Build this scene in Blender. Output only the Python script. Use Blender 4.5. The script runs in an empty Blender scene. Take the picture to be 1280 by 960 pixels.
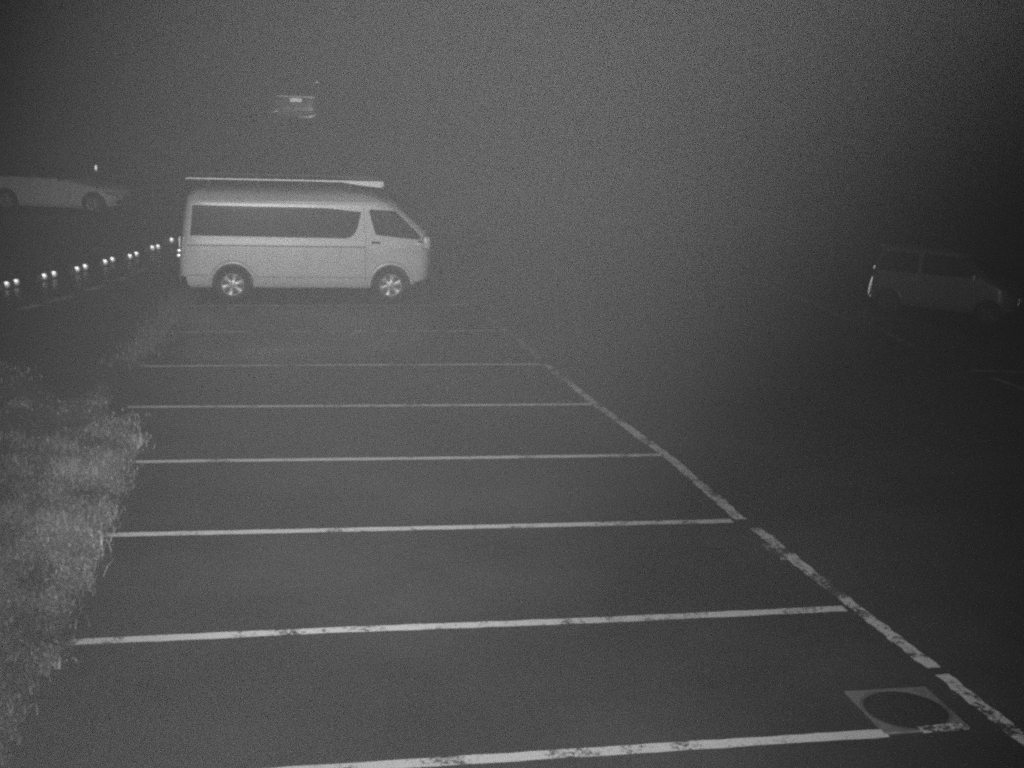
import bpy, bmesh, math, random
import numpy as np
from mathutils import Vector, Matrix

random.seed(7)
rng = np.random.default_rng(7)
scene = bpy.context.scene
C = scene.collection

# ------------------------------------------------------------------ camera
FPX, CH, PITCH, ROLL = 1640.0, 4.3, math.radians(12.71), math.radians(2.0)
F_ = Vector((0, math.cos(PITCH), -math.sin(PITCH)))
U0 = Vector((0, math.sin(PITCH), math.cos(PITCH)))
X0 = Vector((1, 0, 0))
R_ = X0 * math.cos(ROLL) + U0 * math.sin(ROLL)
U_ = -X0 * math.sin(ROLL) + U0 * math.cos(ROLL)
CAM = Vector((0, 0, CH))
cd = bpy.data.cameras.new('camera')
cd.sensor_width = 36
cd.lens = 36 * FPX / 1280
cd.clip_start = 0.05
cd.clip_end = 2000
cam = bpy.data.objects.new('camera', cd)
C.objects.link(cam)
m = Matrix.Identity(4)
for i in range(3):
    m[i][0], m[i][1], m[i][2], m[i][3] = R_[i], U_[i], -F_[i], CAM[i]
cam.matrix_world = m
scene.camera = cam

# ------------------------------------------------------------------ night sky
world = bpy.data.worlds.new('World')
scene.world = world
world.use_nodes = True
wn = world.node_tree.nodes
wl = world.node_tree.links
bg = wn['Background']
sky = wn.new('ShaderNodeTexSky')
sky.sky_type = 'NISHITA'
sky.sun_disc = False
sky.sun_elevation = math.radians(-4)
sky.sun_rotation = math.radians(180)
bw = wn.new('ShaderNodeRGBToBW')
wl.new(sky.outputs[0], bw.inputs[0])
wl.new(bw.outputs[0], bg.inputs['Color'])
bg.inputs['Strength'].default_value = 0.15

# ------------------------------------------------------------------ the lot camera's infrared lamps, on its mast, the only light
LAMP_LOW = Vector((-0.27, -0.26, CH - 0.57))
LAMP_MAST = Vector((0.7, -0.5, CH + 2.0))
LAMP_HIGH = Vector((0.205, -0.26, CH + 0.39))
def pix_dir(u, v):
    return (F_ * FPX + R_ * (u - 640) + U_ * (480 - v)).normalized()
def spot(name, at, aim, size, blend, power, radius=0.06):
    ld = bpy.data.lights.new(name, 'SPOT')
    ld.energy = power
    ld.spot_size = math.radians(size)
    ld.spot_blend = blend
    ld.shadow_soft_size = radius
    ld.color = (1, 1, 1)
    lo = bpy.data.objects.new(name, ld)
    C.objects.link(lo)
    lo.location = at
    lo.rotation_euler = aim.to_track_quat('-Z', 'Y').to_euler()
    return lo
spot('infrared_lamp_low', LAMP_LOW, pix_dir(665, 315), 60, 1.0, 6250)
spot('infrared_lamp_high', LAMP_HIGH, pix_dir(385, 454), 36, 1.0, 11800)
spot('infrared_lamp_wide', LAMP_MAST, pix_dir(620, 640), 100, 1.0, 1750)

scene.view_settings.view_transform = 'Standard'
scene.view_settings.look = 'None'
scene.view_settings.exposure = 0.0
scene.view_settings.gamma = 1.0
scene.cycles.use_denoising = False
scene.cycles.use_adaptive_sampling = False
scene.cycles.volume_bounces = 0
scene.cycles.max_bounces = 4
scene.cycles.pixel_filter_type = 'BLACKMAN_HARRIS'
scene.cycles.filter_width = 2.5
scene.cycles.use_light_tree = False
scene.cycles.sample_clamp_indirect = 2.0

# ------------------------------------------------------------------ terrain
def ss(a, b, x):
    t = min(1.0, max(0.0, (x - a) / (b - a)))
    return t * t * (3 - 2 * t)
def terr(x, y):
    z = 0.42 * ss(31.5, 34.8, y) * (1 - ss(-8.5, -6.5, x))
    z += (2.8 - 0.42 * (1 - ss(-8.5, -6.5, x))) * ss(38.0, 40.5, y) * (1 - ss(-3, 24, x))
    z -= 0.55 * ss(5.5, 11, x) * ss(17, 25, y)
    return z
def ground_at(u, v, dz=0.0):
    d = pix_dir(u, v)
    t = 3.0
    while t < 140:
        p = CAM + d * t
        if p.z <= terr(p.x, p.y) + dz:
            lo, hi = t - 0.1, t
            for _ in range(24):
                mid = (lo + hi) / 2
                q = CAM + d * mid
                if q.z <= terr(q.x, q.y) + dz: hi = mid
                else: lo = mid
            return CAM + d * hi
        t += 0.1
    return CAM + d * 140

# ------------------------------------------------------------------ materials (the camera sees infrared, so everything is grey)
def mat(name, base, rough=0.6, metal=0.0, spec=0.5, noise=0.0, nscale=8.0, bump=0.0, bscale=60.0, coat=0.0, rvar=0.0):
    M = bpy.data.materials.new(name)
    M.use_nodes = True
    n, l = M.node_tree.nodes, M.node_tree.links
    b = n['Principled BSDF']
    b.inputs['Roughness'].default_value = rough
    b.inputs['Metallic'].default_value = metal
    b.inputs['Specular IOR Level'].default_value = spec
    b.inputs['Coat Weight'].default_value = coat
    b.inputs['Coat Roughness'].default_value = 0.25
    b.inputs['Base Color'].default_value = (base, base, base, 1)
    tc = n.new('ShaderNodeTexCoord')
    if noise > 0:
        t = n.new('ShaderNodeTexNoise')
        t.inputs['Scale'].default_value = nscale
        t.inputs['Detail'].default_value = 8
        t.inputs['Roughness'].default_value = 0.65
        l.new(tc.outputs['Object'], t.inputs['Vector'])
        r = n.new('ShaderNodeMapRange')
        r.inputs['From Min'].default_value = 0.3
        r.inputs['From Max'].default_value = 0.7
        r.inputs['To Min'].default_value = base * (1 - noise)
        r.inputs['To Max'].default_value = base * (1 + noise)
        l.new(t.outputs['Fac'], r.inputs['Value'])
        l.new(r.outputs[0], b.inputs['Base Color'])
        if rvar > 0:
            r2 = n.new('ShaderNodeMapRange')
            r2.inputs['From Min'].default_value = 0.35
            r2.inputs['From Max'].default_value = 0.65
            r2.inputs['To Min'].default_value = rough - rvar
            r2.inputs['To Max'].default_value = rough + rvar
            l.new(t.outputs['Fac'], r2.inputs['Value'])
            l.new(r2.outputs[0], b.inputs['Roughness'])
    if bump > 0:
        t = n.new('ShaderNodeTexNoise')
        t.inputs['Scale'].default_value = bscale
        t.inputs['Detail'].default_value = 4
        l.new(tc.outputs['Object'], t.inputs['Vector'])
        bp = n.new('ShaderNodeBump')
        bp.inputs['Strength'].default_value = bump
        bp.inputs['Distance'].default_value = 0.01
        l.new(t.outputs['Fac'], bp.inputs['Height'])
        l.new(bp.outputs[0], b.inputs['Normal'])
    return M

def asphalt_material():
    M = bpy.data.materials.new('wet_asphalt')
    M.use_nodes = True
    n, l = M.node_tree.nodes, M.node_tree.links
    b = n['Principled BSDF']
    tc = n.new('ShaderNodeTexCoord')
    big = n.new('ShaderNodeTexNoise'); big.inputs['Scale'].default_value = 0.35; big.inputs['Detail'].default_value = 7; big.inputs['Roughness'].default_value = 0.6
    fine = n.new('ShaderNodeTexNoise'); fine.inputs['Scale'].default_value = 55; fine.inputs['Detail'].default_value = 3
    for t in (big, fine): l.new(tc.outputs['Object'], t.inputs['Vector'])
    r1 = n.new('ShaderNodeMapRange'); r1.inputs['From Min'].default_value = 0.3; r1.inputs['From Max'].default_value = 0.7
    r1.inputs['To Min'].default_value = 0.016; r1.inputs['To Max'].default_value = 0.050
    l.new(big.outputs['Fac'], r1.inputs['Value'])
    r2 = n.new('ShaderNodeMapRange'); r2.inputs['From Min'].default_value = 0.3; r2.inputs['From Max'].default_value = 0.7
    r2.inputs['To Min'].default_value = 0.6; r2.inputs['To Max'].default_value = 1.4
    l.new(fine.outputs['Fac'], r2.inputs['Value'])
    mu = n.new('ShaderNodeMath'); mu.operation = 'MULTIPLY'
    l.new(r1.outputs[0], mu.inputs[0]); l.new(r2.outputs[0], mu.inputs[1])
    l.new(mu.outputs[0], b.inputs['Base Color'])
    r3 = n.new('ShaderNodeMapRange'); r3.inputs['From Min'].default_value = 0.35; r3.inputs['From Max'].default_value = 0.65
    r3.inputs['To Min'].default_value = 0.38; r3.inputs['To Max'].default_value = 0.60
    l.new(big.outputs['Fac'], r3.inputs['Value']); l.new(r3.outputs[0], b.inputs['Roughness'])
    bp = n.new('ShaderNodeBump'); bp.inputs['Strength'].default_value = 0.25; bp.inputs['Distance'].default_value = 0.006
    l.new(fine.outputs['Fac'], bp.inputs['Height']); l.new(bp.outputs[0], b.inputs['Normal'])
    return M

def paint_material(name, worn, albedo=0.62):
    """worn white road paint: flakes missing down to the asphalt"""
    M = bpy.data.materials.new(name)
    M.use_nodes = True
    n, l = M.node_tree.nodes, M.node_tree.links
    b = n['Principled BSDF']
    b.inputs['Roughness'].default_value = 0.6
    tc = n.new('ShaderNodeTexCoord')
    a = n.new('ShaderNodeTexNoise'); a.inputs['Scale'].default_value = 2.2; a.inputs['Detail'].default_value = 9; a.inputs['Roughness'].default_value = 0.75
    f = n.new('ShaderNodeTexNoise'); f.inputs['Scale'].default_value = 26; f.inputs['Detail'].default_value = 5; f.inputs['Roughness'].default_value = 0.7
    for t in (a, f): l.new(tc.outputs['Object'], t.inputs['Vector'])
    mx = n.new('ShaderNodeMath'); mx.operation = 'MULTIPLY_ADD'; mx.inputs[1].default_value = 0.55
    l.new(f.outputs['Fac'], mx.inputs[0]); l.new(a.outputs['Fac'], mx.inputs[2])
    r = n.new('ShaderNodeMapRange')
    r.inputs['From Min'].default_value = worn; r.inputs['From Max'].default_value = worn + 0.10
    r.inputs['To Min'].default_value = 0.05; r.inputs['To Max'].default_value = albedo
    l.new(mx.outputs[0], r.inputs['Value'])
    l.new(r.outputs[0], b.inputs['Base Color'])
    return M

MT = {
    'dark_lens': mat('dark_lens', 0.03, 0.4),
    'wagon_paint': mat('wagon_paint', 0.075, 0.4, noise=0.1, nscale=2, coat=0.3),
    'asphalt': asphalt_material(),
    'paint': paint_material('stall_paint', 0.645, 0.62),
    'paint_worn': paint_material('edge_paint', 0.70, 0.62),
    'paint_old': paint_material('old_paint', 0.72, 0.36),
    'soil': mat('soil', 0.07, 0.95, noise=0.4, nscale=2.0, bump=0.5, bscale=20),
    'ground': mat('rough_ground', 0.03, 0.95, noise=0.4, nscale=0.6),
    'grass': None,
    'concrete': mat('concrete', 0.10, 0.85, noise=0.25, nscale=9, bump=0.3),
    'collar': mat('manhole_concrete', 0.15, 0.85, noise=0.35, nscale=6, bump=0.3),
    'iron': mat('cast_iron', 0.022, 0.6, metal=0.3, noise=0.3, nscale=12),
    'white_paint': mat('van_paint', 0.46, 0.33, spec=0.5, noise=0.09, nscale=1.6, coat=0.25),
    'silver_paint': mat('silver_paint', 0.72, 0.45, metal=0.0, noise=0.08, nscale=2, coat=0.3),
    'grey_paint': mat('grey_paint', 0.22, 0.4, metal=0.1, noise=0.08, nscale=2, coat=0.3),
    'dark_paint': mat('dark_paint', 0.03, 0.3, noise=0.1, nscale=2, coat=0.4),
    'glass': mat('tinted_glass', 0.012, 0.07, spec=0.5),
    'rubber': mat('rubber', 0.018, 0.8, noise=0.2, nscale=20),
    'black': mat('black_plastic', 0.02, 0.55),
    'gap': mat('panel_gap', 0.09, 0.8),
    'alloy': mat('alloy', 0.42, 0.38, metal=0.35, noise=0.1, nscale=12),
    'steel': mat('dark_steel', 0.12, 0.5, metal=0.6),
    'chrome': mat('chrome', 0.75, 0.22, metal=1.0),
    'rack': mat('rack_metal', 0.55, 0.4, metal=0.2),
    'lens': mat('lamp_lens', 0.30, 0.22, spec=0.8, coat=0.5),
    'retro': mat('reflector', 0.95, 0.40, metal=1.0),
    'retro_dim': mat('reflector_dim', 0.6, 0.5, metal=1.0),
    'plate': mat('number_plate', 0.9, 0.42, metal=1.0),
}

# ------------------------------------------------------------------ mesh helpers
def link(name, me, material, parent=None, smooth=None):
    o = bpy.data.objects.new(name, me)
    C.objects.link(o)
    if material is not None and len(me.materials) == 0:
        me.materials.append(material)
    if parent is not None:
        o.parent = parent
    if smooth is not None:
        soften(me, smooth)
    return o
def soften(me, ang):
    bm = bmesh.new(); bm.from_mesh(me)
    for f in bm.faces: f.smooth = True
    for e in bm.edges:
        e.smooth = len(e.link_faces) == 2 and e.calc_face_angle(3.2) < math.radians(ang)
    bm.to_mesh(me); bm.free()
def mesh(name, V, F):
    me = bpy.data.meshes.new(name)
    me.from_pydata([tuple(v) for v in V], [], F)
    me.validate(); me.update()
    return me
def obj(name, V, F, material, parent=None, smooth=None, recalc=True):
    me = mesh(name, V, F)
    if recalc:
        bm = bmesh.new(); bm.from_mesh(me)
        bmesh.ops.recalc_face_normals(bm, faces=bm.faces)
        bm.to_mesh(me); bm.free()
    return link(name, me, material, parent, smooth)
def thing(name, label, cat, loc=(0, 0, 0), group=None):
    o = bpy.data.objects.new(name, None)
    o.empty_display_size = 0.2
    C.objects.link(o)
    o.location = loc
    tag(o, label, cat, group)
    return o
def tag(o, label, cat, group=None):
    o['label'] = label
    o['category'] = cat
    if group: o['group'] = group
    return o
def part_empty(name, parent, loc):
    o = bpy.data.objects.new(name, None)
    o.empty_display_size = 0.1
    C.objects.link(o)
    o.parent = parent
    o.location = loc
    return o
def bevel_box(sx, sy, sz, c=(0, 0, 0), bev=0.01, seg=2, taper=None):
    bm = bmesh.new()
    bmesh.ops.create_cube(bm, size=1)
    for v in bm.verts:
        top = v.co.z > 0
        v.co = Vector((v.co.x * sx, v.co.y * sy, v.co.z * sz))
        if taper and top:
            v.co.x *= taper[0]; v.co.y *= taper[1]
    if bev > 0:
        bmesh.ops.bevel(bm, geom=bm.edges[:], offset=bev, segments=seg, affect='EDGES', profile=0.5)
    for v in bm.verts: v.co += Vector(c)
    V = [v.co.copy() for v in bm.verts]
    bm.verts.index_update()
    F = [[v.index for v in f.verts] for f in bm.faces]
    bm.free()
    return V, F
def box(name, size, c, material, parent, bev=0.01, taper=None):
    V, F = bevel_box(*size, c=c, bev=bev, taper=taper)
    return obj(name, V, F, material, parent, smooth=40)
def lathe(profile, n, axis='y'):
    """profile of (radius, along) swept round the axis"""
    V, F = [], []
    k = len(profile)
    for i in range(n):
        a = 2 * math.pi * i / n
        for r, t in profile:
            V.append((r * math.cos(a), t, r * math.sin(a)) if axis == 'y' else (r * math.cos(a), r * math.sin(a), t))
    for i in range(n):
        j = (i + 1) % n
        for q in range(k - 1):
            F.append((i * k + q, i * k + q + 1, j * k + q + 1, j * k + q))
    return V, F
def dome(r, h, n=12, rings=4):
    """button, flat at the back, bulging along -Y"""
    V, F = [], []
    for i in range(rings):
        a = (math.pi / 2) * i / rings
        for k in range(n):
            t = 2 * math.pi * k / n
            V.append((r * math.cos(a) * math.cos(t), -h * math.sin(a), r * math.cos(a) * math.sin(t)))
    V.append((0, -h, 0))
    for i in range(rings - 1):
        for k in range(n):
            F.append((i * n + k, i * n + (k + 1) % n, (i + 1) * n + (k + 1) % n, (i + 1) * n + k))
    top = len(V) - 1
    for k in range(n):
        F.append(((rings - 1) * n + k, (rings - 1) * n + (k + 1) % n, top))
    F.append(tuple(range(n)))
    return V, F

# ------------------------------------------------------------------ ground sheets
def sheet(name, xs, ys, dz, material):
    V = [(x, y, terr(x, y) + dz) for y in ys for x in xs]
    nx = len(xs)
    F = [(j * nx + i, j * nx + i + 1, (j + 1) * nx + i + 1, (j + 1) * nx + i) for j in range(len(ys) - 1) for i in range(nx - 1)]
    o = obj(name, V, F, material, recalc=False)
    for p in o.data.polygons: p.use_smooth = True
    return o
def span(a, b, step):
    n = max(1, int(round((b - a) / step)))
    return [a + (b - a) * i / n for i in range(n + 1)]
xs = span(-140, -24, 8) + span(-24, 24, 0.5)[1:] + span(24, 140, 8)[1:]
ys = span(-20, 0, 5) + span(0, 26, 1)[1:] + span(26, 46, 0.4)[1:] + span(46, 190, 9)[1:]
gnd = sheet('ground', xs, ys, -0.02, MT['ground'])
gnd['kind'] = 'structure'
lot = sheet('parking_lot', span(-22, 30, 0.5), span(-6, 31, 0.5) + span(31, 37.6, 0.3)[1:], 0.0, MT['asphalt'])
lot['kind'] = 'structure'
lot['label'] = 'wet dark asphalt of the parking lot'
upper = sheet('upper_lot', span(-22, 2, 0.8), span(40.6, 60, 0.8), 0.0, MT['asphalt'])
upper['kind'] = 'structure'
upper['label'] = 'asphalt of the higher terrace behind the van'

def strip(name, pts, width, material, parent, dz=0.004, jag=0.0, fade=None, step=0.25):
    """paint laid along a polyline on the ground, edges slightly ragged"""
    L = []
    for a, b in zip(pts[:-1], pts[1:]):
        n = max(1, int((b - a).length / step))
        for i in range(n): L.append(a.lerp(b, i / n))
    L.append(pts[-1])
    V, F = [], []
    for i, p in enumerate(L):
        d = (L[min(i + 1, len(L) - 1)] - L[max(i - 1, 0)])
        nrm = Vector((-d.y, d.x, 0)).normalized()
        for s in (-1, 1):
            q = p + nrm * s * (width / 2 + random.uniform(-jag, jag))
            V.append((q.x, q.y, terr(q.x, q.y) + dz))
        if i: F.append((2 * i - 2, 2 * i - 1, 2 * i + 1, 2 * i))
    return obj(name, V, F, material, parent, recalc=False)
def px(*pts):
    return [ground_at(u, v) for u, v in pts]

# stall lines, nearest first; each end is where the photograph's line ends on the ground
STALLS = [((40, 985), (1108, 917)), ((60, 804.5), (420, 788), (740, 776), (1056, 761)), ((108, 669.5), (420, 663), (915, 651.5)),
          ((130, 578), (500, 573.5), (832, 569)), ((160, 509), (450, 507.5), (746, 505.5)), ((180, 458), (430, 456.5), (684, 455.5)),
          ((206, 415.5), (430, 414.5), (634, 413.5)), ((226, 382.5), (420, 382), (586, 381.5))]
for k, s in enumerate(STALLS):
    strip('painted_stall_line', px(*s), 0.115, MT['paint'] if k < 6 else MT['paint_worn'], lot, jag=0.006, step=0.12)
strip('painted_stall_line', px((1150, 915.5), (1206, 911)), 0.10, MT['paint_worn'], lot, dz=0.021, jag=0.01, step=0.1)
# the long edge line on the right, with its worn gaps
EDGE = [[(681, 455), (744, 505.5), (838, 573.5), (926, 650)], [(944, 661), (1021, 722.5), (1101, 785), (1167, 836)], [(1177, 844), (1271, 919), (1330, 966)]]
for e in EDGE:
    strip('painted_edge_line', px(*e), 0.125, MT['paint_worn'], lot, dz=0.008, jag=0.014, step=0.08)
for e in ([(600, 391), (634, 413)], [(640, 417), (675, 450)]):
    strip('painted_edge_line', px(*e), 0.10, MT['paint_old'], lot, dz=0.008, jag=0.014, step=0.08)
strip('painted_edge_line', px((957, 680), (984, 700)), 0.12, MT['paint_old'], lot, dz=0.004, jag=0.03, step=0.08)
# faint markings on the far right and the dashes by the wheel stops
for s in (((930, 345), (1000, 373), (1052, 396), (1082, 406)), ((1050, 396), (1112, 399)), ((1100, 412), (1140, 432)),
          ((1215, 464), (1300, 466)), ((1240, 472), (1300, 494))):
    strip('faint_painted_line', px(*s), 0.13, MT['paint_worn'], lot, jag=0.012, step=0.15)
for a, b in (((24, 387), (50, 381)), ((56, 379), (92, 370)), ((108, 363.5), (128, 357.5)), ((144, 351), (160, 346)), ((168, 342), (184, 336))):
    strip('painted_dash', px(a, b), 0.20, MT['paint'], lot, jag=0.02, step=0.12)

# ------------------------------------------------------------------ grass verge on the left
VERGE = px((166, 528), (172, 545), (164, 580), (150, 625), (131, 668), (106, 735), (80, 800), (68, 838), (38, 868), (30, 905), (-30, 1000))
VERGE += [Vector((-4.6, 3.5, 0)), Vector((-12.5, 3.5, 0)), Vector((-14.0, 16, 0))]
VERGE += px((-60, 440), (12, 452), (40, 474), (72, 503), (104, 497), (118, 478), (134, 476), (138, 500), (128, 520))
def inside(x, y, P):
    c = False
    n = len(P)
    for i in range(n):
        a, b = P[i], P[(i + 1) % n]
        if (a.y > y) != (b.y > y) and x < (b.x - a.x) * (y - a.y) / (b.y - a.y) + a.x:
            c = not c
    return c
def edge_dist(x, y, P):
    p = Vector((x, y)); best = 9
    for i in range(len(P)):
        a = Vector((P[i].x, P[i].y)); b = Vector((P[(i + 1) % len(P)].x, P[(i + 1) % len(P)].y))
        ab = b - a
        t = max(0, min(1, (p - a).dot(ab) / max(1e-9, ab.length_squared)))
        best = min(best, (p - a - ab * t).length)
    return best
def lump(x, y):
    return (math.sin(x * 2.1 + 1.3 * math.sin(y * 1.7)) * math.sin(y * 1.9 + 0.7 + 1.1 * math.sin(x * 1.3))
            + 0.6 * math.sin(x * 5.3 + y * 3.1) * math.sin(y * 4.7 - x * 2.2) + 0.4 * math.sin(x * 9.1 - y * 6.3) * math.sin(y * 10.7 + x * 3.9)) / 2.0
# soil sheet under the grass, following the verge outline
V, F, idx = [], [], {}
gs = 0.12
for i in range(-120, 0):
    for j in range(25, 180):
        x, y = i * gs, j * gs
        if inside(x + gs / 2 + 0.08 * lump(x * 1.1 + 3, y * 1.1), y + gs / 2 + 0.12 * lump(y * 0.9, x * 1.1 + 5), VERGE):
            q = []
            for a, b in ((0, 0), (1, 0), (1, 1), (0, 1)):
                k = (i + a, j + b)
                if k not in idx:
                    idx[k] = len(V)
                    e = min(1.0, edge_dist(k[0] * gs, k[1] * gs, VERGE) / 0.9)
                    V.append((k[0] * gs, k[1] * gs, 0.006 + e * (0.05 + 0.04 * lump(k[0] * gs, k[1] * gs))))
                q.append(idx[k])
            F.append(q)
soil = obj('grass_verge', V, F, MT['soil'], recalc=False, smooth=60)
soil['kind'] = 'structure'
soil['label'] = 'soil of the weedy verge left of the stalls'

def grass_material():
    M = bpy.data.materials.new('infrared_bright_grass')
    M.use_nodes = True
    n, l = M.node_tree.nodes, M.node_tree.links
    b = n['Principled BSDF']
    b.inputs['Roughness'].default_value = 0.6
    at = n.new('ShaderNodeAttribute'); at.attribute_name = 'tone'
    l.new(at.outputs['Fac'], b.inputs['Base Color'])
    return M
MT['grass'] = grass_material()

def build_grass():
    P, Fc, T = [], [], []
    nv = 0
    xs_ = [p.x for p in VERGE]; ys_ = [p.y for p in VERGE]
    x0, x1, y0, y1 = max(-10.5, min(xs_)), max(xs_) + 0.1, 5.0, max(ys_)
    tries = 0
    placed = 0
    while placed < 42000 and tries < 400000:
        tries += 1
        x = random.uniform(x0, x1); y = random.uniform(y0, y1)
        if x < -0.42 * y - 1.2: continue
        jx = 0.08 * lump(x * 1.1 + 3, y * 1.1); jy = 0.12 * lump(y * 0.9, x * 1.1 + 5)
        if not inside(x + jx + random.gauss(0, 0.07), y + jy + random.gauss(0, 0.2), VERGE):
            continue
        e = edge_dist(x, y, VERGE)
        g = lump(x, y)
        keep = 0.35 + 0.9 * g + (0.55 if e < 0.9 else 0.0) * (1 if y < 15.5 else 0.3)
        if y > 14.0: keep *= max(0.08, 1 - (y - 14.0) / 3.8)
        if random.random() > keep: continue
        placed += 1
        z = 0.006 + min(1, e / 0.9) * (0.05 + 0.04 * g)
        tone = (0.075 + 0.11 * g + random.uniform(-0.035, 0.045)) * (1.35 if e < 0.7 else 1.0)
        tone = max(0.015, min(0.19, tone))
        if random.random() < 0.50:          # grass blade
            h = random.uniform(0.05, 0.15) * (0.7 + 0.8 * max(0, g)) * (0.6 if y > 15 else 1); w = random.uniform(0.006, 0.012)
            a = random.uniform(0, 6.283); lean = random.uniform(0.3, 1.1) * h
            dx, dy = math.cos(a), math.sin(a)
            sx, sy = -dy * w, dx * w
            m1 = (x + dx * lean * 0.35, y + dy * lean * 0.35, z + h * 0.62)
            tp = (x + dx * lean, y + dy * lean, z + h)
            P += [(x - sx, y - sy, z), (x + sx, y + sy, z), (m1[0] + sx * .8, m1[1] + sy * .8, m1[2]), (m1[0] - sx * .8, m1[1] - sy * .8, m1[2]), tp]
            Fc += [(nv, nv + 1, nv + 2, nv + 3), (nv + 3, nv + 2, nv + 4)]
            T += [tone] * 5; nv += 5
        else:                               # broad weed leaf, folded on its midrib
            r = random.uniform(0.010, 0.030); a = random.uniform(0, 6.283)
            dx, dy = math.cos(a), math.sin(a)
            zz = z + random.uniform(0.02, 0.12)
            up = random.uniform(-0.2, 0.9) * r
            P += [(x - dx * r, y - dy * r, zz - up), (x - dy * r * .6, y + dx * r * .6, zz + r * .15),
                  (x + dx * r, y + dy * r, zz + up), (x + dy * r * .6, y - dx * r * .6, zz + r * .15)]
            Fc += [(nv, nv + 1, nv + 2), (nv, nv + 2, nv + 3)]
            T += [min(0.26, tone * 1.2)] * 4; nv += 4
    # thin sparse tufts along the kerbless edge farther back
    for p in px(*[(168 + 62 * t, 448 - 82 * t) for t in [i / 26 for i in range(27)]]):
        for _ in range(60):
            x = p.x + random.gauss(0, 0.16); y = p.y + random.gauss(0, 0.5)
            h = random.uniform(0.04, 0.12); w = 0.009; a = random.uniform(0, 6.283)
            dx, dy = math.cos(a), math.sin(a)
            P += [(x + dy * w, y - dx * w, 0), (x - dy * w, y + dx * w, 0), (x + dx * h * .6, y + dy * h * .6, h)]
            Fc += [(nv, nv + 1, nv + 2)]
            T += [random.uniform(0.05, 0.15)] * 3; nv += 3
    me = mesh('grass', P, Fc)
    at = me.attributes.new('tone', 'FLOAT', 'POINT')
    at.data.foreach_set('value', np.array(T[:len(me.vertices)], dtype=np.float32))
    o = link('grass', me, MT['grass'])
    o['kind'] = 'stuff'
    tag(o, 'clumpy pale grass and low weeds on the verge left of the stalls', 'grass')
build_grass()

# ------------------------------------------------------------------ manhole
mh = ground_at(1132, 888)
MH = thing('manhole', 'dark round manhole cover in square concrete collar at bottom right', 'manhole', (mh.x, mh.y, 0.0))
def ring_square(half, r, n, z0, z1, rot):
    """square slab with a round hole"""
    V, F = [], []
    for i in range(n):
        a = 2 * math.pi * i / n
        c, s = math.cos(a), math.sin(a)
        k = half / max(abs(c), abs(s))
        for q, z in ((k, z0), (k, z1), (r, z1), (r, z0)):
            V.append(Vector((c * q, s * q, z)))
    for i in range(n):
        j = (i + 1) % n
        for q in range(4):
            F.append((i * 4 + q, i * 4 + (q + 1) % 4, j * 4 + (q + 1) % 4, j * 4 + q))
    M = Matrix.Rotation(rot, 3, 'Z')
    return [M @ v for v in V], F
c1 = ground_at(1050, 866); c2 = ground_at(1206, 911)
rot = math.atan2(c2.y - c1.y, c2.x - c1.x) + math.radians(45)
half = (c2 - c1).length / 2 / math.sqrt(2)
V, F = ring_square(half, 0.325, 48, -0.05, 0.014, rot)
obj('collar', V, F, MT['collar'], MH, smooth=30)
V, F = lathe([(0.0, 0.010), (0.285, 0.010), (0.298, 0.006), (0.298, -0.05)], 40, 'z')
lid = obj('lid', V, F, MT['iron'], MH, smooth=30)
V, F = lathe([(0.300, -0.05), (0.302, 0.012), (0.323, 0.012), (0.323, -0.05)], 40, 'z')
obj('rim', V, F, MT['concrete'], MH, smooth=30)
V, F = [], []
for i in range(-5, 6):
    for j in range(-5, 6):
        x, y = i * 0.05, j * 0.05
        if x * x + y * y < 0.068:
            a, b = bevel_box(0.028, 0.028, 0.005, c=(x, y, 0.0120), bev=0)
            F += [[k + len(V) for k in f] for f in b]; V += a
tr = obj('tread', V, F, MT['iron'], lid)
tr['kind'] = 'stuff'

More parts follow.
